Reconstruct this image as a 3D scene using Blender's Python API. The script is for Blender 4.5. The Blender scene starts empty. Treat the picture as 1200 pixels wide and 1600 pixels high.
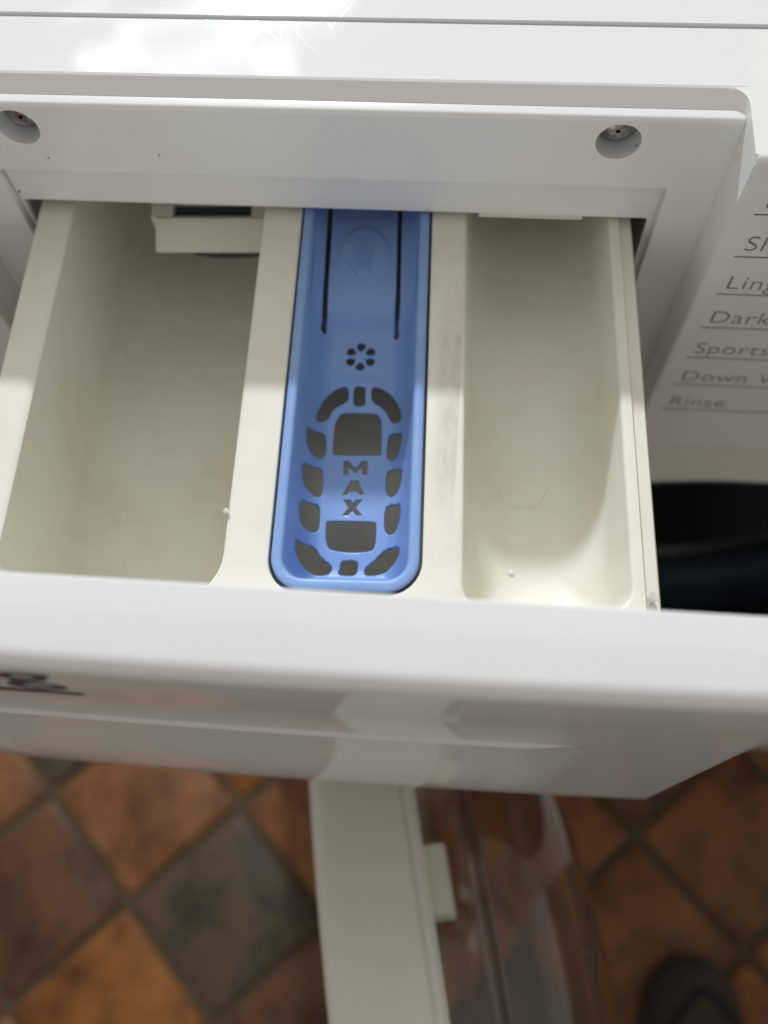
import bpy, bmesh, math, random
from mathutils import Vector, Matrix
from mathutils.geometry import delaunay_2d_cdt
from mathutils.bvhtree import BVHTree

random.seed(7)
R = math.radians
scene = bpy.context.scene
COL = scene.collection

# ------------------------------------------------------------------ camera
cam_d = bpy.data.cameras.new('camera')
cam = bpy.data.objects.new('camera', cam_d)
COL.objects.link(cam)
scene.camera = cam
FWD = Vector((-0.06650059, 0.39046326, -0.91821354))
UP = Vector((-0.05277464, 0.91758607, 0.39401858))
RT = Vector((0.99638974, 0.07466086, -0.04041346))
m3 = Matrix((RT, UP, -FWD)).transposed()
cam.matrix_world = Matrix.Translation((0.04072243, -0.19030591, 0.22268587)) @ m3.to_4x4()
cam_d.sensor_width = 36.0
cam_d.lens = 36.0 * 1428.914 / 1600.0
cam_d.clip_start = 0.01
cam_d.clip_end = 50.0
cam_d.dof.use_dof = True
cam_d.dof.focus_distance = 0.24
cam_d.dof.aperture_fstop = 6.8

# ------------------------------------------------------------------ light
world = bpy.data.worlds.new('World')
scene.world = world
world.use_nodes = True
bg = world.node_tree.nodes['Background']
bg.inputs['Color'].default_value = (1.0, 0.95, 0.835, 1)
bg.inputs['Strength'].default_value = 0.42


def area(name, loc, target, sx, sy, power, color):
    l = bpy.data.lights.new(name, 'AREA')
    l.shape = 'RECTANGLE'
    l.size, l.size_y = sx, sy
    l.energy = power
    l.color = color
    o = bpy.data.objects.new(name, l)
    COL.objects.link(o)
    o.location = loc
    d = Vector(target) - Vector(loc)
    o.rotation_euler = d.to_track_quat('-Z', 'Y').to_euler()
    return o


# bright slit of sky through a window high up behind the machine, a little to the left
area('window_light', (-0.47, 2.0, 1.484), (0.0, -0.06, 0.0), 0.34, 0.09, 57, (0.90, 0.955, 1.0))
# the panes of the same window above it, much dimmer
for px, pz, pw, ph, rad, col in ((-0.515, 1.770, 0.11, 0.10, 9.0, (1, 1, 1)), (-0.735, 1.770, 0.30, 0.095, 5.0, (1, 1, 1)), (-1.00, 1.770, 0.20, 0.09, 6.0, (1, 1, 1)),
                                 (-0.75, 1.685, 0.62, 0.065, 3.0, (0.45, 0.62, 1.0)), (-0.70, 1.606, 0.46, 0.04, 6.0, (1, 1, 1)), (-1.02, 1.606, 0.14, 0.035, 3.5, (1, 1, 1))):
    area('window_pane', (px, 2.0, pz), (0.0, 0.02, 0.05), pw, ph, 0.95 * rad * math.pi * pw * ph, col)
# daylight coming off the ceiling above and behind the machine
area('ceiling_light', (0.0, 1.0, 1.65), (0.0, 0.8, 0.0), 2.2, 1.5, 6, (1.0, 0.985, 0.95))

scene.view_settings.view_transform = 'Standard'
scene.view_settings.look = 'None'
scene.view_settings.exposure = 0.0
scene.view_settings.gamma = 1.0
scene.render.engine = 'CYCLES'
scene.cycles.use_denoising = True
scene.cycles.max_bounces = 10
scene.cycles.transmission_bounces = 8
scene.cycles.caustics_reflective = False
scene.cycles.caustics_refractive = False

# ------------------------------------------------------------------ dimensions (metres; z = 0 is the drawer rim)
FLOOR = -0.80
T, T1, G, E1 = 0.0466, 0.0433, 0.0297, 0.0076
YF, XW, XWL = -0.0161, 0.1125, -0.1145
ML, MR = -0.136, 0.464           # machine left and right
DF_T, DF_B, DF_Y0, DF_Y1, BOW = 0.0545, -0.0963, -0.1358, -0.1532, 0.0016
DRAWER = Matrix.Rotation(R(1.7836), 4, 'Z') @ Matrix.Rotation(R(-0.6264), 4, 'Y')


# ------------------------------------------------------------------ materials
def nt(name):
    m = bpy.data.materials.new(name)
    m.use_nodes = True
    return m, m.node_tree.nodes, m.node_tree.links, m.node_tree.nodes['Principled BSDF']


def tex_coord(N, L, scale=(1, 1, 1), rot=(0, 0, 0), kind='Object'):
    tc = N.new('ShaderNodeTexCoord')
    mp = N.new('ShaderNodeMapping')
    mp.inputs['Scale'].default_value = scale
    mp.inputs['Rotation'].default_value = rot
    L.new(tc.outputs[kind], mp.inputs['Vector'])
    return mp.outputs['Vector']


def noise(N, L, vec, scale, detail=3, rough=0.5):
    n = N.new('ShaderNodeTexNoise')
    n.inputs['Scale'].default_value = scale
    n.inputs['Detail'].default_value = detail
    n.inputs['Roughness'].default_value = rough
    L.new(vec, n.inputs['Vector'])
    return n.outputs['Fac']


def ramp(N, L, fac, stops):
    r = N.new('ShaderNodeValToRGB')
    els = r.color_ramp.elements
    while len(els) > 1:
        els.remove(els[-1])
    els[0].position = stops[0][0]
    els[0].color = (*stops[0][1], 1)
    for p, c in stops[1:]:
        e = els.new(p)
        e.color = (*c, 1)
    L.new(fac, r.inputs['Fac'])
    return r.outputs['Color']


def plastic(name, color, rough=0.3, var=0.04, spec=0.5, bump=0.02, grain=900.0, sss=0.0):
    m, N, L, B = nt(name)
    v = tex_coord(N, L)
    f = noise(N, L, v, 28, 4, 0.6)
    lo = tuple(c * (1 - var) for c in color)
    hi = tuple(min(1, c * (1 + var * 0.4)) for c in color)
    L.new(ramp(N, L, f, [(0.3, lo), (0.7, hi)]), B.inputs['Base Color'])
    rr = N.new('ShaderNodeMapRange')
    rr.inputs['To Min'].default_value = rough * 0.8
    rr.inputs['To Max'].default_value = rough * 1.25
    L.new(noise(N, L, v, 60, 3), rr.inputs['Value'])
    L.new(rr.outputs['Result'], B.inputs['Roughness'])
    B.inputs['Specular IOR Level'].default_value = spec
    if bump:
        b = N.new('ShaderNodeBump')
        b.inputs['Strength'].default_value = bump
        b.inputs['Distance'].default_value = 0.001
        L.new(noise(N, L, v, grain, 2), b.inputs['Height'])
        L.new(b.outputs['Normal'], B.inputs['Normal'])
    if sss:
        B.inputs['Subsurface Weight'].default_value = sss
        B.inputs['Subsurface Radius'].default_value = (0.003, 0.003, 0.003)
        B.inputs['Subsurface Scale'].default_value = 1.0
    return m


def scratched_white(name):
    m, N, L, B = nt(name)
    base = (0.80, 0.80, 0.80)
    acc = None
    for k, (rot, sc, lo) in enumerate([(38, 110, .70), (-62, 120, .70), (62, 100, .69), (88, 120, .70), (118, 110, .70), (12, 110, .71), (155, 130, .71), (50, 160, .68)]):
        v0 = tex_coord(N, L, (1, 1, 1), (0, 0, R(rot)))
        mp = N.new('ShaderNodeMapping')
        mp.inputs['Scale'].default_value = (22.0, sc * 10, 1.0)
        mp.inputs['Location'].default_value = (k * 3.1, k * 1.7, 0)
        L.new(v0, mp.inputs['Vector'])
        v = mp.outputs['Vector']
        f = noise(N, L, v, 1.0, 1, 0.4)
        mr = N.new('ShaderNodeMapRange')
        mr.inputs['From Min'].default_value = lo
        mr.inputs['From Max'].default_value = lo + 0.05
        L.new(f, mr.inputs['Value'])
        if acc is None:
            acc = mr.outputs['Result']
        else:
            mx = N.new('ShaderNodeMath')
            mx.operation = 'MAXIMUM'
            L.new(acc, mx.inputs[0])
            L.new(mr.outputs['Result'], mx.inputs[1])
            acc = mx.outputs[0]
    b = N.new('ShaderNodeBump')
    b.invert = True
    b.inputs['Strength'].default_value = 0.034
    b.inputs['Distance'].default_value = 0.00004
    L.new(acc, b.inputs['Height'])
    L.new(b.outputs['Normal'], B.inputs['Normal'])
    rr = N.new('ShaderNodeMapRange')
    rr.inputs['To Min'].default_value = 0.055
    rr.inputs['To Max'].default_value = 0.075
    L.new(acc, rr.inputs['Value'])
    L.new(rr.outputs['Result'], B.inputs['Roughness'])
    B.inputs['Base Color'].default_value = (*base, 1)
    B.inputs['Specular IOR Level'].default_value = 0.26
    return m


def tray_material(name):
    """cream moulded plastic with a grey-brown grime streak along the right divider and faint blotches"""
    m, N, L, B = nt(name)
    tc = N.new('ShaderNodeTexCoord')
    sp = N.new('ShaderNodeSeparateXYZ')
    L.new(tc.outputs['Object'], sp.inputs[0])
    v = tex_coord(N, L)
    blot = noise(N, L, v, 45, 4, 0.65)
    col = ramp(N, L, blot, [(0.25, (0.715, 0.69, 0.585)), (0.5, (0.77, 0.752, 0.665)), (0.8, (0.79, 0.777, 0.70))])

    def band(out, a, b, c, d):
        r1 = N.new('ShaderNodeMapRange'); r1.interpolation_type = 'SMOOTHSTEP'
        r1.inputs['From Min'].default_value = a; r1.inputs['From Max'].default_value = b
        L.new(out, r1.inputs['Value'])
        r2 = N.new('ShaderNodeMapRange'); r2.interpolation_type = 'SMOOTHSTEP'
        r2.inputs['From Min'].default_value = c; r2.inputs['From Max'].default_value = d
        r2.inputs['To Min'].default_value = 1; r2.inputs['To Max'].default_value = 0
        L.new(out, r2.inputs['Value'])
        mu = N.new('ShaderNodeMath'); mu.operation = 'MULTIPLY'
        L.new(r1.outputs[0], mu.inputs[0]); L.new(r2.outputs[0], mu.inputs[1])
        return mu.outputs[0]

    def mul(a, b):
        mu = N.new('ShaderNodeMath'); mu.operation = 'MULTIPLY'
        L.new(a, mu.inputs[0])
        if isinstance(b, float):
            mu.inputs[1].default_value = b
        else:
            L.new(b, mu.inputs[1])
        return mu.outputs[0]
    vs = tex_coord(N, L, (260, 90, 60))
    gn = N.new('ShaderNodeMapRange')
    gn.inputs['From Min'].default_value = 0.2; gn.inputs['From Max'].default_value = 0.8
    L.new(noise(N, L, vs, 1.0, 5, 0.7), gn.inputs['Value'])
    grime = mul(mul(band(sp.outputs['X'], 0.0345, 0.0400, 0.0425, 0.0435), band(sp.outputs['Y'], -0.105, -0.075, -0.045, -0.015)), gn.outputs[0])
    grime = mul(grime, 0.5)
    mix = N.new('ShaderNodeMix'); mix.data_type = 'RGBA'
    L.new(grime, mix.inputs['Factor'])
    L.new(col, mix.inputs['A'])
    mix.inputs['B'].default_value = (0.27, 0.20, 0.14, 1)
    v2 = tex_coord(N, L, (1, 1, 1.6))
    st = N.new('ShaderNodeMapRange')
    st.inputs['From Min'].default_value = 0.52; st.inputs['From Max'].default_value = 0.72
    st.inputs['To Max'].default_value = 0.30
    L.new(noise(N, L, v2, 22, 6, 0.7), st.inputs['Value'])
    mix2 = N.new('ShaderNodeMix'); mix2.data_type = 'RGBA'
    L.new(st.outputs[0], mix2.inputs['Factor'])
    L.new(mix.outputs['Result'], mix2.inputs['A'])
    mix2.inputs['B'].default_value = (0.60, 0.54, 0.42, 1)
    L.new(mix2.outputs['Result'], B.inputs['Base Color'])
    B.inputs['Roughness'].default_value = 0.36
    B.inputs['Specular IOR Level'].default_value = 0.35
    b = N.new('ShaderNodeBump')
    b.inputs['Strength'].default_value = 0.05
    b.inputs['Distance'].default_value = 0.001
    L.new(noise(N, L, v, 260, 3), b.inputs['Height'])
    L.new(b.outputs['Normal'], B.inputs['Normal'])
    return m


def tile_material(name, c1, c2, c3):
    m, N, L, B = nt(name)
    oi = N.new('ShaderNodeObjectInfo')
    tc = N.new('ShaderNodeTexCoord')
    ad = N.new('ShaderNodeVectorMath'); ad.operation = 'ADD'
    sc = N.new('ShaderNodeVectorMath'); sc.operation = 'SCALE'
    sc.inputs['Scale'].default_value = 9.0
    L.new(oi.outputs['Location'], sc.inputs[0])
    L.new(tc.outputs['Object'], ad.inputs[0])
    L.new(sc.outputs['Vector'], ad.inputs[1])
    f = noise(N, L, ad.outputs[0], 16, 5, 0.62)
    f2 = noise(N, L, ad.outputs[0], 55, 6, 0.75)
    mxf = N.new('ShaderNodeMath'); mxf.operation = 'MULTIPLY_ADD'
    L.new(f2, mxf.inputs[0]); mxf.inputs[1].default_value = 0.40
    hf = N.new('ShaderNodeMath'); hf.operation = 'MULTIPLY_ADD'
    L.new(f, hf.inputs[0]); hf.inputs[1].default_value = 1.1; hf.inputs[2].default_value = -0.245
    L.new(hf.outputs[0], mxf.inputs[2])
    L.new(ramp(N, L, mxf.outputs[0], [(0.28, tuple(c * 0.55 for c in c1)), (0.42, c1), (0.54, c2), (0.72, c3)]), B.inputs['Base Color'])
    B.inputs['Roughness'].default_value = 0.42
    B.inputs['Specular IOR Level'].default_value = 0.3
    b = N.new('ShaderNodeBump')
    b.inputs['Strength'].default_value = 0.35
    b.inputs['Distance'].default_value = 0.004
    L.new(f, b.inputs['Height'])
    L.new(b.outputs['Normal'], B.inputs['Normal'])
    return m


M = {}
M['white'] = plastic('white_plastic', (0.81, 0.81, 0.805), 0.22, 0.02, 0.45, 0.01)
M['front'] = plastic('drawer_front_plastic', (0.80, 0.80, 0.81), 0.07, 0.015, 0.65, 0.0)
M['panel'] = plastic('housing_plastic', (0.81, 0.812, 0.805), 0.16, 0.02, 0.5, 0.0)
M['top'] = scratched_white('scratched_white_top')
M['tray'] = tray_material('cream_tray_plastic')
M['cream'] = plastic('cream_plastic', (0.70, 0.68, 0.60), 0.4, 0.05, 0.35, 0.03)
M['blue'] = plastic('blue_plastic', (0.225, 0.37, 0.71), 0.38, 0.05, 0.4, 0.04, 500)
_n, _l = M['blue'].node_tree.nodes, M['blue'].node_tree.links
_b = _n['Principled BSDF']
_src = _b.inputs['Base Color'].links[0].from_socket
_mx = _n.new('ShaderNodeMix'); _mx.data_type = 'RGBA'
_mr = _n.new('ShaderNodeMapRange')
_mr.inputs['From Min'].default_value = 0.5; _mr.inputs['From Max'].default_value = 0.75
_mr.inputs['To Max'].default_value = 0.22
_l.new(noise(_n, _l, tex_coord(_n, _l), 70, 6, 0.7), _mr.inputs['Value'])
_l.new(_mr.outputs[0], _mx.inputs['Factor'])
_l.new(_src, _mx.inputs['A'])
_mx.inputs['B'].default_value = (0.42, 0.52, 0.70, 1)
_l.new(_mx.outputs['Result'], _b.inputs['Base Color'])
M['text'] = plastic('grey_print', (0.21, 0.20, 0.19), 0.5, 0.0, 0.2, 0.0)
M['textd'] = plastic('dark_print', (0.085, 0.075, 0.085), 0.4, 0.0, 0.3, 0.0)
M['enamel'] = plastic('white_enamel', (0.82, 0.81, 0.77), 0.25, 0.02, 0.5, 0.0)
M['navy'] = plastic('dark_bezel_plastic', (0.016, 0.036, 0.056), 0.28, 0.2, 0.5, 0.0)
M['rubber'] = plastic('dark_rubber', (0.022, 0.042, 0.060), 0.5, 0.2, 0.3, 0.05)
M['door'] = plastic('door_plastic', (0.74, 0.73, 0.69), 0.3, 0.03, 0.45, 0.0)
M['tab'] = plastic('latch_plastic', (0.62, 0.64, 0.52), 0.4, 0.05, 0.4, 0.0)
M['speck'] = plastic('dark_speck', (0.03, 0.025, 0.025), 0.7, 0.2, 0.2, 0.0)
M['grout'] = plastic('floor_grout', (0.088, 0.064, 0.037), 0.9, 0.3, 0.2, 0.4, 300)
M['sole'] = plastic('shoe_rubber', (0.012, 0.012, 0.013), 0.6, 0.2, 0.3, 0.1, 200)
M['upper'] = plastic('shoe_fabric', (0.05, 0.045, 0.038), 0.85, 0.3, 0.15, 0.5, 900)
M['seam'] = plastic('shoe_seam', (0.006, 0.006, 0.008), 0.8, 0.1, 0.2, 0.0)
mm, N, L, B = nt('steel')
B.inputs['Base Color'].default_value = (0.42, 0.42, 0.43, 1)
B.inputs['Metallic'].default_value = 1.0
B.inputs['Roughness'].default_value = 0.32
M['steel'] = mm
mm, N, L, B = nt('clear_plastic')
B.inputs['Base Color'].default_value = (0.93, 0.93, 0.92, 1)
B.inputs['Transmission Weight'].default_value = 1.0
B.inputs['Roughness'].default_value = 0.06
B.inputs['IOR'].default_value = 1.45
M['clear'] = mm
TILES = [tile_material('tile_dark', (0.055, 0.038, 0.024), (0.080, 0.055, 0.034), (0.10, 0.058, 0.032)),
         tile_material('tile_orange', (0.15, 0.052, 0.011), (0.21, 0.076, 0.015), (0.25, 0.10, 0.025)),
         tile_material('tile_terracotta', (0.13, 0.050, 0.020), (0.19, 0.075, 0.028), (0.21, 0.09, 0.038)),
         tile_material('tile_red_brown', (0.125, 0.053, 0.020), (0.175, 0.073, 0.028), (0.20, 0.09, 0.038)),
         tile_material('tile_umber', (0.065, 0.028, 0.014), (0.098, 0.043, 0.021), (0.12, 0.056, 0.028))]


# ------------------------------------------------------------------ mesh helpers
def finish(name, me, mat, parent=None, mat_world=None, sharp=32):
    for p in me.polygons:
        p.use_smooth = True
    if sharp is not None:
        me.set_sharp_from_angle(angle=R(sharp))
    me.materials.append(M[mat] if isinstance(mat, str) else mat)
    o = bpy.data.objects.new(name, me)
    COL.objects.link(o)
    if parent is not None:
        o.parent = parent
        if mat_world is not None:
            o.matrix_parent_inverse = Matrix.Identity(4)
    return o


def from_bm(name, bm, mat, parent=None, sharp=32, recalc=True):
    if recalc:
        bmesh.ops.recalc_face_normals(bm, faces=bm.faces)
    me = bpy.data.meshes.new(name)
    bm.to_mesh(me)
    bm.free()
    return finish(name, me, mat, parent, None, sharp)


def empty(name, loc=(0, 0, 0), label=None, cat=None, group=None):
    o = bpy.data.objects.new(name, None)
    COL.objects.link(o)
    o.empty_display_size = 0.05
    if label:
        o['label'] = label
        o['category'] = cat
    if group:
        o['group'] = group
    return o


def bevel_all(bm, w, seg=2, ang=30):
    es = [e for e in bm.edges if len(e.link_faces) == 2 and e.calc_face_angle(0) > R(ang)]
    if es and w > 0:
        bmesh.ops.bevel(bm, geom=es, offset=w, segments=seg, affect='EDGES', profile=0.5, clamp_overlap=True)


def add_box(bm, x0, x1, y0, y1, z0, z1):
    vs = [bm.verts.new((x, y, z)) for z in (z0, z1) for (x, y) in ((x0, y0), (x1, y0), (x1, y1), (x0, y1))]
    for f in ((3, 2, 1, 0), (4, 5, 6, 7), (0, 1, 5, 4), (1, 2, 6, 5), (2, 3, 7, 6), (3, 0, 4, 7)):
        bm.faces.new([vs[i] for i in f])


def box(name, dims, mat, parent, bev=0.0008, seg=2):
    bm = bmesh.new()
    add_box(bm, *dims)
    bevel_all(bm, bev, seg)
    return from_bm(name, bm, mat, parent)


def prism_x(bm, prof, x0, x1):
    """closed (y, z) outline extruded along x"""
    a = [bm.verts.new((x0, y, z)) for y, z in prof]
    b = [bm.verts.new((x1, y, z)) for y, z in prof]
    n = len(prof)
    for i in range(n):
        j = (i + 1) % n
        bm.faces.new((a[i], a[j], b[j], b[i]))
    bm.faces.new(a[::-1])
    bm.faces.new(b)


def rr(x0, x1, y0, y1, rad, n=8):
    """rounded rectangle, counter-clockwise from the lower left; rad = one radius or (bl, br, tr, tl)"""
    if not isinstance(rad, (tuple, list)):
        rad = (rad,) * 4
    rad = [max(r, 0.0003) for r in rad]
    out = []
    cs = [((x0 + rad[0], y0 + rad[0]), rad[0], 180), ((x1 - rad[1], y0 + rad[1]), rad[1], 270),
          ((x1 - rad[2], y1 - rad[2]), rad[2], 0), ((x0 + rad[3], y1 - rad[3]), rad[3], 90)]
    for (cx, cy), r, a0 in cs:
        for k in range(n + 1):
            a = R(a0 + 90 * k / n)
            out.append((cx + r * math.cos(a), cy + r * math.sin(a)))
    return out


def loft(bm, rings, cap_first=False, cap_last=False, closed=True):
    vr = [[bm.verts.new(p) for p in ring] for ring in rings]
    n = len(vr[0])
    for a, b in zip(vr[:-1], vr[1:]):
        for i in range(n if closed else n - 1):
            j = (i + 1) % n
            bm.faces.new((a[i], a[j], b[j], b[i]))
    if cap_first:
        bm.faces.new(vr[0][::-1])
    if cap_last:
        bm.faces.new(vr[-1])
    return vr


def cdt_plate(loops, extra=()):
    """loops of 2D points (outer + holes) -> verts2d, tris"""
    vs, es = [], []
    for lp in loops:
        s = len(vs)
        vs += [Vector(p) for p in lp]
        es += [(s + i, s + (i + 1) % len(lp)) for i in range(len(lp))]
    vs += [Vector(p) for p in extra]
    out = delaunay_2d_cdt(vs, es, [], 0, 1e-7)
    boxes = [(min(p[0] for p in lp), max(p[0] for p in lp), min(p[1] for p in lp), max(p[1] for p in lp)) for lp in loops]

    def inside(x, y):
        odd = False
        for lp, (a, b, c, d) in zip(loops, boxes):
            if not (a <= x <= b and c <= y <= d):
                continue
            px, py = lp[-1]
            for qx, qy in lp:
                if (qy > y) != (py > y) and x < (px - qx) * (y - qy) / (py - qy) + qx:
                    odd = not odd
                px, py = qx, qy
        return odd
    tris = []
    for t in out[2]:
        c = (out[0][t[0]] + out[0][t[1]] + out[0][t[2]]) / 3
        if inside(c.x, c.y):
            tris.append(t)
    return out[0], tris


def plate(name, loops, thick, mat, parent, tf, bev=0.0, extra=(), sharp=32):
    """flat plate with holes; tf maps (u, v, d) to a point, d runs through the thickness"""
    v2, tris = cdt_plate(loops, extra)
    bm = bmesh.new()
    front = [bm.verts.new(tf(p.x, p.y, 0.0)) for p in v2]
    back = [bm.verts.new(tf(p.x, p.y, thick)) for p in v2]
    cnt = {}
    for t in tris:
        t = list(t)
        if len(set(t)) < 3 or bm.faces.get([front[i] for i in t]):
            continue
        bm.faces.new([front[i] for i in t])
        bm.faces.new([back[i] for i in reversed(t)])
        for i in range(len(t)):
            a, b = t[i], t[(i + 1) % len(t)]
            cnt.setdefault((min(a, b), max(a, b)), []).append((a, b))
    for k, l in cnt.items():
        if len(l) == 1:
            a, b = l[0]
            bm.faces.new((front[b], front[a], back[a], back[b]))
    loose = [v for v in bm.verts if not v.link_faces]
    if loose:
        bmesh.ops.delete(bm, geom=loose, context='VERTS')
    o = from_bm(name, bm, mat, parent, sharp)
    if bev:
        md = o.modifiers.new('bevel', 'BEVEL')
        md.width = bev
        md.segments = 3
        md.limit_method = 'ANGLE'
        md.angle_limit = R(50)
        md.use_clamp_overlap = True
    return o


def circle(cx, cy, r, n=40):
    return [(cx + r * math.cos(2 * math.pi * k / n), cy + r * math.sin(2 * math.pi * k / n)) for k in range(n)]


def chaikin(pts, it=2):
    for _ in range(it):
        q = []
        for i in range(len(pts)):
            a, b = pts[i], pts[(i + 1) % len(pts)]
            q.append((a[0] * .75 + b[0] * .25, a[1] * .75 + b[1] * .25))
            q.append((a[0] * .25 + b[0] * .75, a[1] * .25 + b[1] * .75))
        pts = q
    return pts


def tube(bm, pts, r, n=8):
    pts = [Vector(p) for p in pts]
    rings = []
    for i, p in enumerate(pts):
        d = (pts[min(i + 1, len(pts) - 1)] - pts[max(i - 1, 0)]).normalized()
        a = d.orthogonal().normalized() if abs(d.z) > .9 else d.cross(Vector((0, 0, 1))).normalized()
        b = d.cross(a)
        rings.append([p + r * (math.cos(2 * math.pi * k / n) * a + math.sin(2 * math.pi * k / n) * b) for k in range(n)])
    loft(bm, rings, True, True)


def lathe(bm, prof, tf, n=96, closed_prof=False):
    """prof = (radius, axial) pairs; tf maps (radius, angle, axial) to a point"""
    rings = []
    for r, a in prof:
        rings.append([tf(r, 2 * math.pi * k / n, a) for k in range(n)])
    if closed_prof:
        rings.append(rings[0])
    vr = [[bm.verts.new(p) for p in ring] for ring in rings[:-1 if closed_prof else None]]
    if closed_prof:
        vr.append(vr[0])
    for a, b in zip(vr[:-1], vr[1:]):
        for i in range(n):
            j = (i + 1) % n
            bm.faces.new((a[i], a[j], b[j], b[i]))
    return vr


def text_mesh(name, s, size, loc, mat, parent, offset=0.0, align='LEFT', sx=1.0):
    cu = bpy.data.curves.new(name, 'FONT')
    cu.body = s
    cu.size = size
    cu.align_x = align
    cu.extrude = 0.00006
    cu.offset = offset
    cu.space_character = 1.06
    tmp = bpy.data.objects.new(name + '_tmp', cu)
    COL.objects.link(tmp)
    bpy.context.view_layer.update()
    dg = bpy.context.evaluated_depsgraph_get()
    me = bpy.data.meshes.new_from_object(tmp.evaluated_get(dg))
    bpy.data.objects.remove(tmp)
    me.name = name
    me.transform(Matrix.Translation(loc) @ Matrix.Rotation(R(90), 4, 'X') @ Matrix.Diagonal((sx, 1, 1, 1)))
    me.materials.clear()
    return finish(name, me, mat, parent, None, None)


# ------------------------------------------------------------------ floor
bm = bmesh.new()
q = 3.2
vs = [bm.verts.new((x, y, FLOOR)) for x, y in ((-q, -q), (q, -q), (q, q), (-q, q))]
bm.faces.new(vs)
floor = from_bm('floor', bm, 'grout')
floor['kind'] = 'structure'
HD = 0.104
tile_meshes = []
for k in range(5):
    bm = bmesh.new()
    s = 0.0690
    z0, z1 = FLOOR - 0.004, FLOOR + 0.0045
    prof = [(s, z0), (s, z1 - 0.003), (s - 0.0012, z1 - 0.001), (s - 0.004, z1)]
    rings = [[(x, y, z - FLOOR) for x, y in rr(-w, w, -w, w, 0.006, 3)] for w, z in prof]
    loft(bm, rings, False, True)
    me = bpy.data.meshes.new('tile')
    bmesh.ops.recalc_face_normals(bm, faces=bm.faces)
    bm.to_mesh(me)
    bm.free()
    for p in me.polygons:
        p.use_smooth = True
    me.set_sharp_from_angle(angle=R(50))
    me.materials.append(TILES[k])
    tile_meshes.append(me)
FIX = {(0, 0): 0, (0, -1): 2, (-1, 0): 1, (-1, -1): 4, (0, 1): 4, (1, 0): 2, (1, 1): 3, (2, 1): 2, (2, 2): 3, (3, 2): 3,
       (2, 3): 1, (-2, -1): 2, (-1, -2): 2, (3, 3): 2, (1, 2): 0, (2, 4): 1, (3, 4): 1}
for i in range(-9, 10):
    for j in range(-9, 10):
        x = -0.160 + (i + j) * HD
        y = -0.212 + (i - j) * HD
        if not (-1.05 < x < 1.25 and -1.35 < y < 0.75):
            continue
        k = FIX.get((i, j), random.choice((0, 1, 2, 3, 3, 4)))
        o = bpy.data.objects.new('tile', tile_meshes[k])
        COL.objects.link(o)
        o.parent = floor
        o.location = (x + random.uniform(-.001, .001), y + random.uniform(-.001, .001), FLOOR + random.uniform(-.0008, .0008))
        o.rotation_euler = (random.uniform(-.004, .004), random.uniform(-.004, .004), R(45) + random.uniform(-.012, .012))

# ------------------------------------------------------------------ washing machine
wm = empty('washing_machine', label='white front loading washing machine with its round door swung open', cat='washing machine')


def arc(cy, cz, r, a0, a1, n=5):
    return [(cy + r * math.cos(R(a0 + (a1 - a0) * k / n)), cz + r * math.sin(R(a0 + (a1 - a0) * k / n))) for k in range(n + 1)]


# worktop behind the groove
bm = bmesh.new()
add_box(bm, ML - 0.001, MR + 0.001, G + 0.0012, 0.545, 0.0275, T + 0.0001)
bevel_all(bm, 0.0008, 2)
worktop = from_bm('worktop', bm, 'top', wm, 8)
# trim along the front of the top, ending in a sloping band above the ledge
zb_ = T
bm = bmesh.new()
prof = [(G, 0.0421), (G, zb_ - 0.0006), (G - 0.0006, zb_), (E1 + 0.0009, T), (E1 + 0.0002, T - 0.00025), (E1 - 0.0003, T - 0.0006), (0.0036, T1 + 0.0001), (0.0036, 0.0421)]
prism_x(bm, prof, XWL, XW)
trim = from_bm('top_trim', bm, 'top', wm, 8)

# control panel: the part right of the drawer, and the narrow cheek left of it
def panel_profile():
    return ([(G, 0.034), (G, zb_ - 0.0006), (G - 0.0006, zb_)]
            + arc(YF + 0.0018, T - 0.0018, 0.0018, 90, 180, 6) + [(YF, -0.1035), (YF + 0.0015, -0.105), (0.004, -0.105), (0.004, 0.034)])


bm = bmesh.new()
prism_x(bm, panel_profile(), XW, MR)
es = [e for e in bm.edges if all(abs(v.co.x - XW) < 1e-6 for v in e.verts) and
      min(v.co.y for v in e.verts) < -0.0035 and max(v.co.z for v in e.verts) - min(v.co.z for v in e.verts) < 0.2 and max(v.co.y for v in e.verts) < G - 0.002 and max(v.co.z for v in e.verts) > -0.1036 and min(v.co.z for v in e.verts) > -0.104]
bmesh.ops.bevel(bm, geom=es, offset=0.0011, segments=3, affect='EDGES', profile=0.5)
cpanel = from_bm('control_panel', bm, 'white', wm, 8)
bm = bmesh.new()
prism_x(bm, panel_profile(), ML, XWL)
cheek = from_bm('panel_cheek', bm, 'white', wm, 8)

# rounded inner corners where the top trim meets the panel
for sgn, xc_ in ((-1, XW), (1, XWL)):
    bm = bmesh.new()
    rings = []
    for r, yb, z in ((0.0030, 0.0036, T1 - 0.0005), (0.0030, 0.0036, T1 + 0.0001), (0.0050, E1 - 0.0003, T - 0.0006), (0.0058, E1 + 0.0006, T - 0.0001)):
        cx, cy = xc_ + sgn * r, yb - r
        rings.append([(xc_ - sgn * 0.0003, yb + 0.0003, z), (xc_ - sgn * 0.0003, cy, z)]
                     + [(cx - sgn * r * math.cos(R(90 * k / 8)), cy + r * math.sin(R(90 * k / 8)), z) for k in range(0, 9)] + [(cx, yb + 0.0003, z)])
    loft(bm, rings, True, True)
    from_bm('corner_fillet', bm, 'white', wm)

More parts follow.
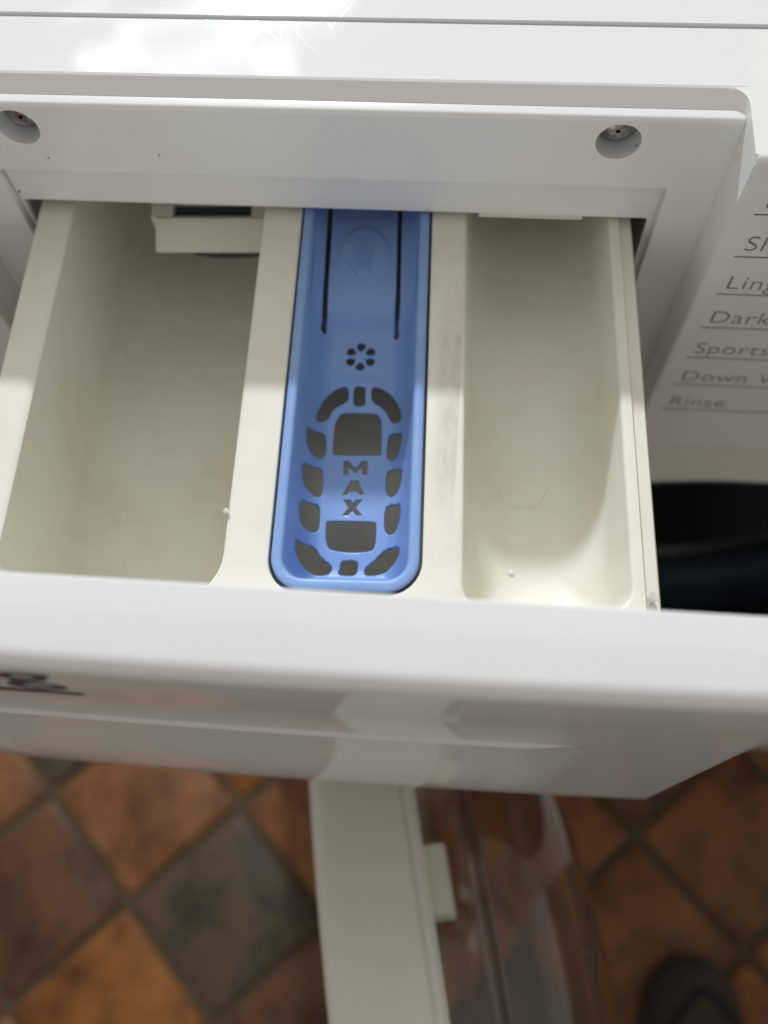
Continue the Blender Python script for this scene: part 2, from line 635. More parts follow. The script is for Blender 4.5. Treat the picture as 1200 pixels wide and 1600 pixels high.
# drawer housing: screw panel with the opening and the two screw wells
OX0, OX1, OZ1, OZ0 = -0.0972, 0.0985, 0.0186, -0.078
HOLES = [(-0.0837, 0.0349), (0.0816, 0.0351)]
loops = [rr(XWL, XW, -0.104, T1 - 0.0012, 0.0004, 2), rr(OX0, OX1, OZ0, OZ1, 0.0012, 4)] + [circle(x, z, 0.0060) for x, z in HOLES]
housing = plate('drawer_housing', loops, 0.0024, 'panel', wm, lambda u, v, d: (u, d, v), bev=0.0004)
# ledge that closes the top of the screw panel
bm = bmesh.new()
prof = [(0.0035, T1 - 0.0012), (0.0035, T1)] + arc(0.0013, T1 - 0.0013, 0.0013, 90, 180, 5) + [(0.0, T1 - 0.0013)]
prism_x(bm, prof, XWL + 0.0001, XW - 0.0001)
from_bm('ledge', bm, 'white', housing)
# recessed inner frame round the drawer
loops = [rr(OX0 - 0.004, OX1 + 0.004, OZ0 - 0.004, OZ1 + 0.004, 0.0005, 2), rr(-0.0962, 0.0966, -0.068, 0.0026, 0.001, 4)]
plate('inner_frame', loops, 0.002, 'panel', housing, lambda u, v, d: (u, 0.0033 + d, v), bev=0.0004)
# shallow lip under the frame over the right compartment
box('stop_lip', (0.0462, 0.0772, 0.0034, 0.0085, 0.0009, 0.0025), 'cream', housing, 0.0006)
# tunnel walls the drawer slides in
bm = bmesh.new()
add_box(bm, -0.104, 0.104, 0.0054, 0.25, 0.0052, 0.0072)
add_box(bm, -0.104, -0.0975, 0.0054, 0.25, -0.075, 0.0052)
add_box(bm, 0.0985, 0.104, 0.0054, 0.25, -0.075, 0.0052)
add_box(bm, -0.104, 0.104, 0.0054, 0.25, -0.079, -0.075)
add_box(bm, -0.104, 0.104, 0.25, 0.252, -0.079, 0.0072)
from_bm('drawer_tunnel', bm, 'cream', housing)
# small moulded catch at the left of the opening
bm = bmesh.new()
prism_x(bm, [(0.0005, -0.001), (0.0005, -0.021), (0.0034, -0.021), (0.0034, -0.001)], -0.1025, -0.0966)
bevel_all(bm, 0.0006)
# screws in their wells
for x, z in HOLES:
    bm = bmesh.new()
    tf = lambda r, a, y: (x + r * math.cos(a), y, z + r * math.sin(a))
    lathe(bm, [(0.0060, 0.0022), (0.0059, 0.0075), (0.0056, 0.0088), (0.0045, 0.0092)], tf, 40)
    from_bm('screw_well', bm, 'panel', housing)
    bm = bmesh.new()
    tf = lambda r, a, y: (x + r * math.cos(a), y, z + r * math.sin(a))
    vr = lathe(bm, [(0.0048, 0.0085), (0.0048, 0.0058), (0.0043, 0.0049), (0.0033, 0.0043), (0.0031, 0.0046), (0.0022, 0.0041), (0.0012, 0.0040)], tf, 32)
    bm.faces.new(vr[-1])
    for ang in (20, 110):
        d = Vector((math.cos(R(ang)), 0, math.sin(R(ang))))
        e = Vector((-d.z, 0, d.x))
        c0 = Vector((x, 0.00385, z))
        vs = [bm.verts.new(c0 + d * a * 0.0022 + e * b * 0.00055 + Vector((0, yy, 0))) for yy in (0, 0.001) for a, b in ((-1, -1), (1, -1), (1, 1), (-1, 1))]
        for f in ((0, 1, 2, 3), (4, 7, 6, 5), (0, 4, 5, 1), (1, 5, 6, 2), (2, 6, 7, 3), (3, 7, 4, 0)):
            bm.faces.new([vs[k] for k in f])
    from_bm('screw', bm, 'steel', housing)
bm_dummy = None
# specks of dirt
for (x, y, z, s) in ((-0.0937, -0.0002, 0.0098, 0.0004), (-0.0458, -0.0002, 0.0262, 0.0002), (0.0872, 0.0016, 0.0325, 0.0004), (-0.0790, -0.0002, 0.0240, 0.0002)):
    bm = bmesh.new()
    bmesh.ops.create_icosphere(bm, subdivisions=2, radius=s)
    bmesh.ops.transform(bm, matrix=Matrix.Translation((x, y, z)) @ Matrix.Rotation(R(35), 4, 'Y') @ Matrix.Diagonal((1, .45, 1.5, 1)), verts=bm.verts)
    from_bm('dirt_speck', bm, 'speck', housing)

# programme names printed on the control panel
PZ0, PP, PX = 0.0103, 0.01715, 0.1187
for k, s in enumerate(('Bedding', 'Shirts', 'Lingerie', 'Dark Care', 'Sports', 'Down Wear', 'Rinse')):
    z = PZ0 - (k - 1) * PP
    text_mesh('programme_name', s, 0.0088, (PX + 0.0007, YF - 0.0001, z + 0.0026), 'text', cpanel, -0.00016)
    bm = bmesh.new()
    add_box(bm, PX - 0.0005, PX + 0.085, YF - 0.00015, YF + 0.0003, z - 0.00022, z + 0.00022)
    from_bm('underline', bm, 'text', cpanel)

# cabinet
bm = bmesh.new()
for dims in ((ML, ML + 0.002, -0.010, 0.54, FLOOR + 0.02, 0.0275), (MR - 0.002, MR, -0.010, 0.54, FLOOR + 0.02, 0.0275),
             (ML + 0.002, MR - 0.002, 0.538, 0.54, FLOOR + 0.02, 0.0275), (ML + 0.002, MR - 0.002, -0.010, 0.538, FLOOR + 0.02, FLOOR + 0.022)):
    add_box(bm, *dims)
from_bm('cabinet', bm, 'enamel', wm)
HX, HZ, HR = 0.172, -0.3150, 0.1715
loops = [rr(ML, MR, FLOOR + 0.02, -0.1045, 0.004, 4), circle(HX, HZ, HR, 96)]
plate('front_panel', loops, 0.0014, 'enamel', wm, lambda u, v, d: (u, -0.0115 + d, v), bev=0.0004)
for x in (ML + 0.05, MR - 0.05):
    for y in (0.04, 0.49):
        bm = bmesh.new()
        tf = lambda r, a, zz: (x + r * math.cos(a), y + r * math.sin(a), zz)
        vr = lathe(bm, [(0.022, FLOOR + 0.0045), (0.022, FLOOR + 0.014), (0.012, FLOOR + 0.018), (0.012, FLOOR + 0.022)], tf, 24)
        bm.faces.new(vr[0][::-1])
        from_bm('foot', bm, 'rubber', wm)
tfh = lambda r, a, y: (HX + r * math.cos(a), y, HZ + r * math.sin(a))
bm = bmesh.new()
lathe(bm, [(HR + 0.002, -0.0110), (HR - 0.0005, -0.0122), (HR - 0.003, -0.0105), (HR - 0.006, 0.004), (HR - 0.011, 0.010)], tfh)
bezel = from_bm('door_bezel', bm, 'navy', wm)
bm = bmesh.new()
lathe(bm, [(HR - 0.010, 0.0085), (HR - 0.014, 0.009), (HR - 0.018, 0.006), (HR - 0.021, 0.009), (HR - 0.022, 0.02), (HR - 0.012, 0.035),
           (HR - 0.012, 0.05), (HR - 0.026, 0.06), (HR - 0.028, 0.07)], tfh)
from_bm('door_seal', bm, 'rubber', wm)
bm = bmesh.new()
vr = lathe(bm, [(0.140, 0.072), (0.145, 0.08), (0.225, 0.10), (0.232, 0.12), (0.232, 0.42), (0.20, 0.44)], tfh)
bm.faces.new(vr[-1])
from_bm('drum', bm, 'steel', wm)

# the open door: a disc standing on edge, swung out in front of the machine
DA = R(12.5)
DN = Vector((math.cos(DA), math.sin(DA), 0))        # inner side of the door looks to +x
DT = Vector((math.sin(DA), -math.cos(DA), 0))       # away from the hinge
DC = Vector((0.0300, -0.228, -0.3300))
DR = 0.187
tfd = lambda r, a, n: DC + DT * (r * math.cos(a)) + Vector((0, 0, r * math.sin(a))) + DN * n
bm = bmesh.new()
lathe(bm, [(DR - 0.030, -0.0215), (DR - 0.006, -0.0215), (DR - 0.0035, -0.0205), (DR - 0.0012, -0.0185), (DR - 0.0004, -0.0160), (DR, -0.012), (DR, 0.0140), (DR - 0.0002, 0.0155), (DR - 0.0012, 0.0162),
           (DR - 0.0012, 0.0168), (DR + 0.0002, 0.0176), (DR - 0.0004, 0.0196), (DR - 0.003, 0.0215), (DR - 0.007, 0.0215), (DR - 0.009, 0.0195), (0.156, 0.0185), (0.150, 0.0165), (0.150, 0.010)], tfd, 128, closed_prof=True)
door = from_bm('door', bm, 'door', wm)
bm = bmesh.new()
vr = lathe(bm, [(DR - 0.0305, -0.0205), (DR - 0.0305, -0.0175), (0.10, -0.022), (0.05, -0.0235), (0.005, -0.024)], tfd, 96)
bm.faces.new(vr[-1])
from_bm('door_window', bm, 'navy', door)
bm = bmesh.new()
bp = [(0.1535, 0.0180), (0.1535, 0.030), (0.1530, 0.040), (0.1510, 0.0432), (0.1475, 0.0442), (0.1455, 0.047), (0.1425, 0.058), (0.130, 0.072), (0.112, 0.086), (0.085, 0.097), (0.05, 0.103), (0.004, 0.106)]
bi = [(0.004, 0.103), (0.05, 0.100), (0.084, 0.0942), (0.110, 0.0835), (0.1275, 0.070), (0.1395, 0.0565), (0.1425, 0.0460), (0.1455, 0.0412), (0.1490, 0.0400), (0.1505, 0.0375), (0.1510, 0.030), (0.1510, 0.0180)]
lathe(bm, bp + bi, tfd, 128, closed_prof=True)
from_bm('door_bowl', bm, 'clear', door, sharp=50)
# tab on the inner edge of the door ring
bm = bmesh.new()
pts = []
a0, a1 = None, None
for a in (R(107.5 - 8.0 * k / 6) for k in range(7)):
    pts.append(a)
rings = []
for a in pts:
    rings.append([tfd(r, a, n) for r, n in ((DR - 0.020, 0.012), (DR - 0.0035, 0.012), (DR - 0.0035, 0.0285), (DR - 0.006, 0.0300), (DR - 0.020, 0.0300))])
loft(bm, rings, True, True)
bevel_all(bm, 0.0008)
from_bm('latch_tab', bm, 'tab', door)
# hinge between the door and the cabinet
for a in (155, 205):
    bm = bmesh.new()
    p = tfd(DR - 0.012, R(a), 0.0)
    add_box(bm, p.x - 0.012, p.x + 0.012, p.y - 0.004, -0.0100, p.z - 0.02, p.z + 0.02)
    from_bm('hinge', bm, 'steel', door)

# ------------------------------------------------------------------ detergent drawer
dd = empty('detergent_drawer', label='white washing machine detergent drawer pulled out with three cream compartments', cat='drawer')


def tub_rings(x0, x1, y0, y1, rad, depth, f=0.0012, draft=0.002, rb=0.006, floor_e=0.004, lx=1.0):
    rings = []

    def ring(e, z):
        rings.append([(x, y, z) for x, y in rr(x0 - (e * lx if e > 0 else e), x1 + e, y0 - e, y1 + e, [min(max(0.0055, r + e), 0.46 * (x1 - x0 + 2 * e)) for r in rad])])
    for k in range(5):
        t = R(90 * k / 4)
        ring(f * (1 - math.sin(t)), -f * (1 - math.cos(t)))
    ring(-draft * 0.5, -f - (depth - rb - f) * 0.5)
    for k in range(7):
        t = R(90 * k / 6)
        ring(-draft - rb * (1 - math.cos(t)), -depth + rb * (1 - math.sin(t)))
    ring(-draft - rb - floor_e, -depth - 0.0002)
    return rings


tubs = [tub_rings(-0.0815, -0.0203, -0.1225, 0.070, (0.013, 0.0135, 0.006, 0.006), 0.054, 0.0012, 0.003, 0.014, 0.004, 5.5),
        tub_rings(-0.0081, 0.0321, -0.1196, 0.070, (0.0095, 0.0095, 0.006, 0.006), 0.044, 0.0005, 0.0008, 0.006),
        tub_rings(0.0427, 0.0852, -0.1222, 0.070, (0.0065, 0.0075, 0.0055, 0.0055), 0.0290, 0.0011, 0.002, 0.0150, 0.002)]
outer = rr(-0.0917, 0.0883, -0.1345, 0.0775, (0.001, 0.003, 0.003, 0.003))
bm = bmesh.new()
v2, tris = cdt_plate([outer] + [[(p[0], p[1]) for p in t[0]] for t in tubs])
vv = [bm.verts.new((p.x, p.y, 0)) for p in v2]
for t in tris:
    bm.faces.new([vv[i] for i in t])
for t in tubs:
    loft(bm, t, False, True)
sk = []
for (xa, xb, ya, yb, z) in ((-0.0917, 0.0883, -0.1345, 0.0775, 0), (-0.0922, 0.0887, -0.1347, 0.0780, -0.0005), (-0.0925, 0.0888, -0.1348, 0.0783, -0.0013),
                            (-0.0925, 0.0920, -0.1348, 0.0783, -0.0015), (-0.0925, 0.0925, -0.1348, 0.0783, -0.0022), (-0.0925, 0.0925, -0.1348, 0.0783, -0.0045),
                            (-0.0890, 0.0900, -0.1346, 0.0775, -0.0050), (-0.0860, 0.0880, -0.1345, 0.0770, -0.058), (-0.0840, 0.0860, -0.1320, 0.0750, -0.0605)):
    sk.append([(x, y, z) for x, y in rr(xa, xb, ya, yb, (0.001, 0.003, 0.003, 0.003))])
loft(bm, sk, False, True)
bmesh.ops.remove_doubles(bm, verts=bm.verts, dist=1e-6)
TREE = BVHTree.FromBMesh(bm)
bmesh.ops.transform(bm, matrix=DRAWER, verts=bm.verts)
tray = from_bm('tray', bm, 'tray', dd, 40)

# liquid gate at the back of the left compartment
def dprism(name, prof, x0, x1, mat, parent, bev=0.0008):
    bm = bmesh.new()
    prism_x(bm, prof, x0, x1)
    bevel_all(bm, bev)
    bmesh.ops.transform(bm, matrix=DRAWER, verts=bm.verts)
    return from_bm(name, bm, mat, parent)


gate = dprism('liquid_gate', [(-0.0005, -0.0135), (-0.0005, -0.0120), (0.0082, -0.0075), (0.0096, -0.0080), (0.0096, -0.0135)], -0.0572, -0.0215, 'cream', dd)
dprism('gate_rail', [(0.0152, -0.0065), (0.044, -0.0040), (0.044, -0.0135), (0.0152, -0.0135)], -0.0600, -0.0215, 'cream', gate)
dprism('gate_cheek', [(0.0090, -0.0078), (0.0250, -0.0050), (0.0250, -0.0135), (0.0090, -0.0135)], -0.0590, -0.0520, 'cream', gate)
dprism('gate_cheek', [(0.0090, -0.0078), (0.0250, -0.0050), (0.0250, -0.0135), (0.0090, -0.0135)], -0.0262, -0.0215, 'cream', gate)
bm = bmesh.new()  # added dark box, its colour stands in for the shade inside the slot
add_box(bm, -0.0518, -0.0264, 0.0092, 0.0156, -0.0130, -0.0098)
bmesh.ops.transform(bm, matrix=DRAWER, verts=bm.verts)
from_bm('slot_shade', bm, 'navy', gate)
bm = bmesh.new()  # added dark curved piece, painted in place of the shadow below the gate
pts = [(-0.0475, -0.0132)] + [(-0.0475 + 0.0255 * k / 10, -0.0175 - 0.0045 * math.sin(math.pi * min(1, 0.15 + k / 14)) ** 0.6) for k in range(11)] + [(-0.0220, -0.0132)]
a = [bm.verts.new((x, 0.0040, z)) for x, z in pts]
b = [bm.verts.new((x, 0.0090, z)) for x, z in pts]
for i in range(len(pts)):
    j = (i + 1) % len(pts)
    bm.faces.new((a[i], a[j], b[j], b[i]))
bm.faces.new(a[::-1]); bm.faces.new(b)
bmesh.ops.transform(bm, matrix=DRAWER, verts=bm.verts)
from_bm('under_gate_shade', bm, 'navy', gate)
# moulded level mark on the floor of the right compartment
bm = bmesh.new()
def on_tray(x, y):
    hit = TREE.ray_cast(Vector((x, y, 0.05)), Vector((0, 0, -1)))[0]
    return hit.z


for p, q in (((0.0523, -0.0752), (0.0556, -0.0815)), ((0.0575, -0.0825), (0.0648, -0.0820)), ((0.0660, -0.0810), (0.0688, -0.0750))):
    tube(bm, [(p[0] + (q[0] - p[0]) * k / 6, p[1] + (q[1] - p[1]) * k / 6, on_tray(p[0] + (q[0] - p[0]) * k / 6, p[1] + (q[1] - p[1]) * k / 6) - 0.0001) for k in range(7)], 0.0004)
bmesh.ops.transform(bm, matrix=DRAWER, verts=bm.verts)
from_bm('level_mark', bm, 'tray', tray)
# small white bead on the compartment floor
bm = bmesh.new()
bmesh.ops.create_icosphere(bm, subdivisions=3, radius=0.0008)
bmesh.ops.transform(bm, matrix=DRAWER @ Matrix.Translation((0.0572, -0.1025, on_tray(0.0572, -0.1025) + 0.0003)) @ Matrix.Diagonal((1, 1, 0.6, 1)), verts=bm.verts)
from_bm('white_bead', bm, 'white', tray)
# torn seam burrs
for (x, y, s) in ((-0.0202, -0.0975, 0.0009), (0.0905, -0.1188, 0.0016)):
    bm = bmesh.new()
    bmesh.ops.create_cone(bm, cap_ends=True, segments=6, radius1=s, radius2=0.0001, depth=s * 1.8,
                          matrix=Matrix.Translation((x, y, 0.0006)) @ Matrix.Rotation(R(70), 4, 'Y') @ Matrix.Rotation(R(30), 4, 'X'))
    bmesh.ops.transform(bm, matrix=DRAWER, verts=bm.verts)
    from_bm('plastic_burr', bm, 'cream', tray)

# drawer front, slightly bowed, with a finger recess under a lip
FX0, FX1 = XWL + 0.0008, XW - 0.0006


def sstep(a, b, x):
    t = max(0, min(1, (x - a) / (b - a)))
    return t * t * (3 - 2 * t)


def front_profile(x):
    w = sstep(-0.100, -0.092, x) * (1 - sstep(0.0610, 0.0765, x))
    y0, y1 = DF_Y0, DF_Y1
    p = [(y0, DF_B + 0.002), (y0, DF_T - 0.0006), (y0 - 0.0006, DF_T)]
    p += arc(y1 + 0.0042, DF_T - 0.0042, 0.0042, 90, 180, 8)
    p += [(y1, 0.030), (y1, 0.0062), (y1 - w * 0.0002, 0.0056), (y1 - w * 0.0008, 0.0050), (y1 - w * 0.0010, 0.0044), (y1 - w * 0.0008, 0.0037), (y1 + w * 0.0010, 0.0030), (y1 + w * 0.0052, 0.0024), (y1 + w * 0.0062, 0.0010),
          (y1 + w * 0.0064, -0.010), (y1 + w * 0.0060, -0.022), (y1 + w * 0.0048, -0.036), (y1 + w * 0.0030, -0.050), (y1 + w * 0.0012, -0.064), (y1 + w * 0.0002, -0.076), (y1, -0.086)]
    p += arc(y1 + 0.0024, DF_B + 0.0024, 0.0024, 180, 260, 4)
    b = BOW * (1 - (x / 0.1125) ** 2)
    return [(yy - (b if k > 2 else 0), zz) for k, (yy, zz) in enumerate(p)]


xs = [FX0, FX0 + 0.0004, FX0 + 0.0012] + [FX0 + 0.0012 + (FX1 - FX0 - 0.0024) * k / 150 for k in range(1, 150)] + [FX1 - 0.0012, FX1 - 0.0004, FX1]
rings = []
for i, x in enumerate(xs):
    pr = front_profile(x)
    if i in (0, len(xs) - 1):
        pr = [((y - (-0.1445)) * 0.93 - 0.1445, (z - (-0.02)) * 0.99 - 0.02) for y, z in pr]
    elif i in (1, len(xs) - 2):
        pr = [((y - (-0.1445)) * 0.975 - 0.1445, (z - (-0.02)) * 0.996 - 0.02) for y, z in pr]
    rings.append([(x, y, z) for y, z in pr])
bm = bmesh.new()
loft(bm, rings, True, True)
dfront = from_bm('drawer_front', bm, 'front', dd, 28)
dfront['label'] = 'glossy white drawer front with finger recess and printed capacity'
yt = DF_Y1 - BOW * (1 - (0.05 / 0.1125) ** 2) - 0.00025
text_mesh('capacity_lettering', '9kg', 0.0210, (-0.0350, yt, 0.0392), 'textd', dfront, 0.0, 'RIGHT', 1.45)
bm = bmesh.new()
add_box(bm, -0.0980, -0.0340, yt - 0.0001, yt + 0.0012, 0.0305, 0.0325)
from_bm('lettering_underline', bm, 'textd', dfront)

# ------------------------------------------------------------------ blue softener insert
si = empty('softener_insert', label='blue slotted softener insert marked MAX in the middle drawer channel', cat='insert')
IX0, IX1, IY0, IY1, IR = -0.0044, 0.0284, -0.1155, 0.052, 0.006
PR = [(0, 0), (.0008, .28), (.0018, .53), (.003, .72), (.0045, .875), (.0065, .97), (.009, 1), (9, 1)]
BASE = [(-9, -.018), (-.0465, -.018), (-.043, -.0169), (-.0325, -.0165), (-.029, -.0155), (-.025, -.0125), (-.020, -.0108), (.03, -.0078), (9, -.0078)]


def interp(t, x):
    for (a, va), (b, vb) in zip(t[:-1], t[1:]):
        if x <= b:
            k = (x - a) / (b - a)
            return va + (vb - va) * k
    return t[-1][1]


def ins_z(x, y):
    cx = (IX0 + IX1) / 2
    qx = abs(x - cx) - ((IX1 - IX0) / 2 - IR)
    qy = (IY0 + IR) - y
    d = IR - math.hypot(qx, qy) if (qx > 0 and qy > 0) else IR - max(qx, qy)
    z = interp(BASE, y) * interp(PR, max(d, 0))
    # shallow raised oval pad on the press tongue
    e = math.hypot((x - 0.0108) / 0.0085, (y + 0.0070) / 0.0132)
    z += 0.00045 * (1 - sstep(0.94, 1.03, e))
    return z


CUT = {
    'tl': [(-0.00049, -0.06057), (-0.00042, -0.05819), (0.00084, -0.05316), (0.00305, -0.04942), (0.00552, -0.0477), (0.00709, -0.04768), (0.00774, -0.04977), (0.00765, -0.05275), (0.00589, -0.05366), (0.00345, -0.05559), (0.00262, -0.05834), (0.00129, -0.06025), (-0.00026, -0.06091)],
    'tm': [(0.00995, -0.04734), (0.0123, -0.04731), (0.01286, -0.0482), (0.01311, -0.05297), (0.01265, -0.05398), (0.01006, -0.05401), (0.00949, -0.05302), (0.00948, -0.04825)],
    'tr': [(0.01493, -0.04788), (0.017, -0.04755), (0.02022, -0.0497), (0.02245, -0.0531), (0.02394, -0.05733), (0.02405, -0.06033), (0.02221, -0.06027), (0.02087, -0.05916), (0.01971, -0.05614), (0.01729, -0.05379), (0.01516, -0.05264)],
    'r1': [(0.00464, -0.07014), (0.00455, -0.061), (0.00563, -0.05778), (0.00711, -0.05659), (0.01639, -0.05674), (0.01759, -0.05818), (0.01806, -0.05963), (0.01853, -0.0699), (0.01804, -0.0703), (0.00517, -0.07053)],
    'r2': [(0.00484, -0.09189), (0.01758, -0.09197), (0.0181, -0.09275), (0.01815, -0.099), (0.01681, -0.10109), (0.00643, -0.10109), (0.00458, -0.09881), (0.00419, -0.0931)],
    'l1': [(-0.00252, -0.06561), (-0.00065, -0.06475), (0.00199, -0.06395), (0.00242, -0.0704), (0.00139, -0.07272), (-0.00037, -0.07291), (-0.00217, -0.07175)],
    'l2': [(-0.00259, -0.07701), (-0.00037, -0.07623), (0.00203, -0.07551), (0.00234, -0.08368), (0.00129, -0.08511), (-0.00065, -0.08489), (-0.0024, -0.08345)],
    'l3': [(-0.00255, -0.08866), (-0.00046, -0.08793), (0.00202, -0.08724), (0.00214, -0.09463), (0.00112, -0.09603), (-0.00092, -0.09642), (-0.0024, -0.09546)],
    'g1': [(0.02059, -0.0646), (0.02182, -0.06357), (0.02493, -0.0649), (0.02442, -0.06974), (0.02298, -0.07277), (0.02143, -0.07257), (0.02035, -0.07109)],
    'g2': [(0.02058, -0.07638), (0.02232, -0.07554), (0.02506, -0.07666), (0.02505, -0.08177), (0.02369, -0.08422), (0.02192, -0.08438), (0.0206, -0.08267)],
    'g3': [(0.02056, -0.0875), (0.02228, -0.08692), (0.02514, -0.08795), (0.0251, -0.09339), (0.02391, -0.09587), (0.02242, -0.09617), (0.02063, -0.09463)],
    'bl': [(-0.00259, -0.10101), (-0.00084, -0.10073), (0.00141, -0.10034), (0.00297, -0.10309), (0.00622, -0.10518), (0.00635, -0.10699), (0.00503, -0.10838), (0.00131, -0.1085), (-0.00156, -0.10711), (-0.00257, -0.10424)],
    'bm': [(0.00902, -0.10384), (0.01358, -0.10363), (0.01372, -0.10626), (0.01316, -0.10843), (0.00828, -0.10829), (0.0089, -0.10588)],
    'br': [(0.01584, -0.1057), (0.01861, -0.1036), (0.02111, -0.10009), (0.02514, -0.10083), (0.02525, -0.10368), (0.02357, -0.10569), (0.02073, -0.10769), (0.01601, -0.10834)],
    'M': [(0.00786, -0.07723), (0.00768, -0.07262), (0.00934, -0.07259), (0.0113, -0.07506), (0.01312, -0.07252), (0.01488, -0.07249), (0.01496, -0.07709), (0.01346, -0.07712), (0.01323, -0.07458), (0.01144, -0.07672), (0.00931, -0.07465), (0.00946, -0.0772)],
    'A': [(0.00791, -0.08363), (0.01022, -0.07895), (0.01236, -0.0789), (0.01454, -0.08349), (0.01301, -0.08353), (0.01246, -0.08251), (0.00998, -0.08256), (0.0095, -0.0836)],
    'X': [(0.00821, -0.09006), (0.01023, -0.08762), (0.00835, -0.08508), (0.01032, -0.08504), (0.01129, -0.08642), (0.0123, -0.085), (0.01408, -0.08496), (0.0122, -0.08758), (0.01429, -0.08993), (0.01233, -0.08997), (0.01127, -0.08867), (0.01012, -0.09002)],
}
loops = [rr(IX0, IX1, IY0, IY1, (IR, IR, 0.0004, 0.0004), 10)]
for k, pts in CUT.items():
    if k in 'MAX':
        loops.append(pts)
    else:
        mx, my = sum(p[0] for p in pts) / len(pts), sum(p[1] for p in pts) / len(pts)
        loops.append(chaikin([(mx + (p[0] - mx) * 1.05, my + (p[1] - my) * 1.05) for p in pts], 2))
for k in range(6):                                    # flower of six drop-shaped holes
    a = R(90 + 60 * k)
    c, s = math.cos(a), math.sin(a)
    drop = [(0.0015, 0.0), (0.0031, 0.0014), (0.0044, 0.0013), (0.0050, 0.0), (0.0044, -0.0013), (0.0031, -0.0014)]
    loops.append(chaikin([(0.0110 + u * c - w * s, -0.0375 + u * s + w * c) for u, w in drop], 2))
for pts in ([(-0.0007, 0.040), (-0.0006, 0.0145), (-0.0002, -0.0256), (-0.0004, -0.0309)], [(0.0214, 0.040), (0.0216, 0.0145), (0.0221, -0.0192), (0.0218, -0.0313)]):
    w = 0.00072
    loops.append([(x - w, y) for x, y in pts] + [(pts[-1][0], pts[-1][1] - w)] + [(x + w, y) for x, y in reversed(pts)])
grid = []
st = 0.00075
for i in range(1, int((IX1 - IX0) / st) + 1):
    for j in range(1, int((IY1 - IY0) / st) + 1):
        x, y = IX0 + i * st + (j % 2) * st * 0.5, IY0 + j * st
        if x < IX1 - 0.0002 and y < IY1 - 0.0002:
            grid.append((x, y))
v2, tris = cdt_plate(loops, grid)
bm = bmesh.new()
vv = [bm.verts.new((p.x, p.y, ins_z(p.x, p.y))) for p in v2]
for t in tris:
    try:
        bm.faces.new([vv[i] for i in t])
    except ValueError:
        pass
bmesh.ops.delete(bm, geom=[v for v in bm.verts if not v.link_faces], context='VERTS')
rings = []
for e, z in ((0, 0), (0.0002, 0.0005), (0.0007, 0.0008), (0.0022, 0.0008), (0.0027, 0.0006), (0.0030, 0.0), (0.0031, -0.0030)):
    rings.append([(x, y, z) for x, y in rr(IX0 - e, IX1 + e, IY0 - e, IY1 + e, (IR + e, IR + e, 0.0004 + e, 0.0004 + e), 10)])
loft(bm, rings)
bmesh.ops.remove_doubles(bm, verts=bm.verts, dist=1e-6)
bmesh.ops.recalc_face_normals(bm, faces=bm.faces)
if sum(f.normal.z * f.calc_area() for f in bm.faces) < 0:
    bmesh.ops.reverse_faces(bm, faces=bm.faces)
bmesh.ops.transform(bm, matrix=DRAWER, verts=bm.verts)
trough = from_bm('trough', bm, 'blue', si, 38, recalc=False)
md = trough.modifiers.new('thickness', 'SOLIDIFY')
md.thickness = 0.0009
md.offset = -1
# hand symbol moulded on the press pad
bm = bmesh.new()
def zt(x, y):
    return ins_z(x, y) + 0.00005
hp = [[(0.0088, -0.0085), (0.0080, -0.0030), (0.0078, 0.0005)], [(0.0101, -0.0080), (0.0098, -0.0015), (0.0098, 0.0020)], [(0.0114, -0.0080), (0.0116, -0.0015), (0.0118, 0.0018)],
      [(0.0127, -0.0085), (0.0133, -0.0025), (0.0137, 0.0002)], [(0.0092, -0.0120), (0.0072, -0.0090), (0.0062, -0.0075)]]
for f in hp:
    tube(bm, [(x, y, zt(x, y)) for x, y in f], 0.00042, 8)
bmesh.ops.create_icosphere(bm, subdivisions=2, radius=0.0026, matrix=Matrix.Translation((0.0108, -0.0106, zt(0.0108, -0.0106))) @ Matrix.Diagonal((1, 1.1, 0.12, 1)))
bmesh.ops.transform(bm, matrix=DRAWER, verts=bm.verts)
from_bm('hand_symbol', bm, 'blue', si)

# ------------------------------------------------------------------ shoe
sh = empty('shoe', label='dark trainer toe on the terracotta floor beside the open door', cat='shoe')
SX, SY = 0.300, -0.2160                      # toe tip


def outline(t):
    """t from toe (0) to heel (1): half width and centre shift"""
    w = interp([(0, 0.004), (0.012, 0.017), (0.04, 0.029), (0.09, 0.039), (0.17, 0.046), (0.28, 0.0495), (0.45, 0.044), (0.62, 0.037), (0.8, 0.036), (0.93, 0.031), (0.98, 0.020), (1.0, 0.004)], t)
    c = interp([(0, 0.004), (0.2, 0.002), (0.5, -0.006), (1, 0.0)], t)
    return w, c


TS = [0, .004, .012, .025, .045, .07, .1, .14, .18, .23, .28, .34, .4, .46, .52, .58, .64, .7, .76, .82, .88, .93, .97, .99, 1]
LEN = 0.292
rings = []
for t in TS:
    w, c = outline(t)
    y = SY - t * LEN
    lift = 0.010 * max(0, 1 - t / 0.12) ** 2
    z0, z1 = FLOOR + 0.005 + lift, FLOOR + 0.024 + lift * 0.6 + 0.006 * sstep(0.6, 1, t)
    ring = []
    for k in range(20):
        a = 2 * math.pi * k / 20
        ca, sa = math.cos(a), math.sin(a)
        sx = math.copysign(abs(ca) ** 0.45, ca)
        sz = math.copysign(abs(sa) ** 0.45, sa)
        ring.append((SX + c + w * 1.05 * sx, y, (z0 + z1) / 2 + (z1 - z0) / 2 * sz))
    rings.append(ring)
bm = bmesh.new()
loft(bm, rings, True, True)
from_bm('sole', bm, 'sole', sh, 50)
rings = []
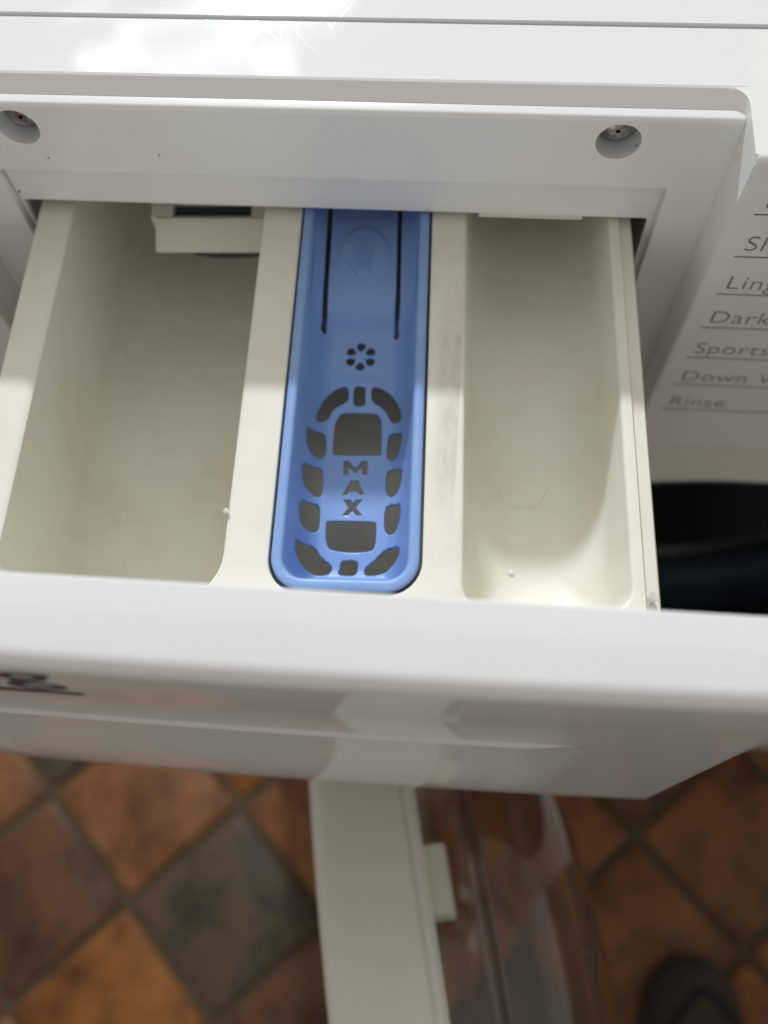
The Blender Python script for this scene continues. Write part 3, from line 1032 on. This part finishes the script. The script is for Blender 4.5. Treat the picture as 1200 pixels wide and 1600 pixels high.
for t in TS:
    w, c = outline(t)
    y = SY - t * LEN
    hgt = interp([(0, 0.020), (0.012, 0.034), (0.05, 0.046), (0.12, 0.054), (0.25, 0.062), (0.4, 0.078), (0.52, 0.098), (0.62, 0.104), (0.8, 0.094), (0.93, 0.096), (1, 0.075)], t)
    z0 = FLOOR + 0.018 + 0.010 * max(0, 1 - t / 0.12) ** 2
    ring = []
    for k in range(24):
        a = 2 * math.pi * k / 24
        ca, sa = math.cos(a), math.sin(a)
        sx = math.copysign(abs(ca) ** 0.75, ca) * (1 - 0.28 * max(0, sa) * sstep(0.2, 0.5, t))
        ring.append((SX + c + w * 0.97 * sx, y * 1.0 - (0.002 if t == 0 else 0), z0 + max(0, sa) ** 0.8 * (hgt - 0.018)))
    rings.append(ring)
bm = bmesh.new()
loft(bm, rings, True, True)
from_bm('upper', bm, 'upper', sh, 60)
# seam round the toe cap and laces
def up_z(x, t):
    w, c = outline(t)
    hgt = interp([(0, 0.020), (0.012, 0.034), (0.05, 0.046), (0.12, 0.054), (0.25, 0.062), (0.4, 0.078), (0.52, 0.098), (1, 0.1)], t)
    u = max(-1, min(1, (x - SX - c) / (w * 0.97)))
    k = max(0.0, 1 - abs(u) ** (1 / 0.75 * 2))
    return FLOOR + 0.018 + (k ** 0.5) ** 0.8 * (hgt - 0.018)


bm = bmesh.new()
pts = []
for k in range(15):
    u = -0.92 + 1.84 * k / 14
    t = 0.095 + 0.16 * abs(u) ** 1.7 + (0.06 if u < 0 else 0.0) * abs(u)
    w, c = outline(t)
    x = SX + c + w * 0.97 * u
    pts.append((x, SY - t * LEN, up_z(x, t) + 0.0006))
tube(bm, pts, 0.0022, 8)
from_bm('toe_seam', bm, 'seam', sh)
for i in range(4):
    t = 0.30 + 0.055 * i
    bm = bmesh.new()
    w, c = outline(t)
    pts = []
    for k in range(9):
        u = -0.42 + 0.84 * k / 8
        x = SX + c + w * u
        pts.append((x, SY - t * LEN - 0.004 * u, up_z(x, t) + 0.003))
    tube(bm, pts, 0.0026, 8)
    from_bm('lace', bm, 'seam', sh)
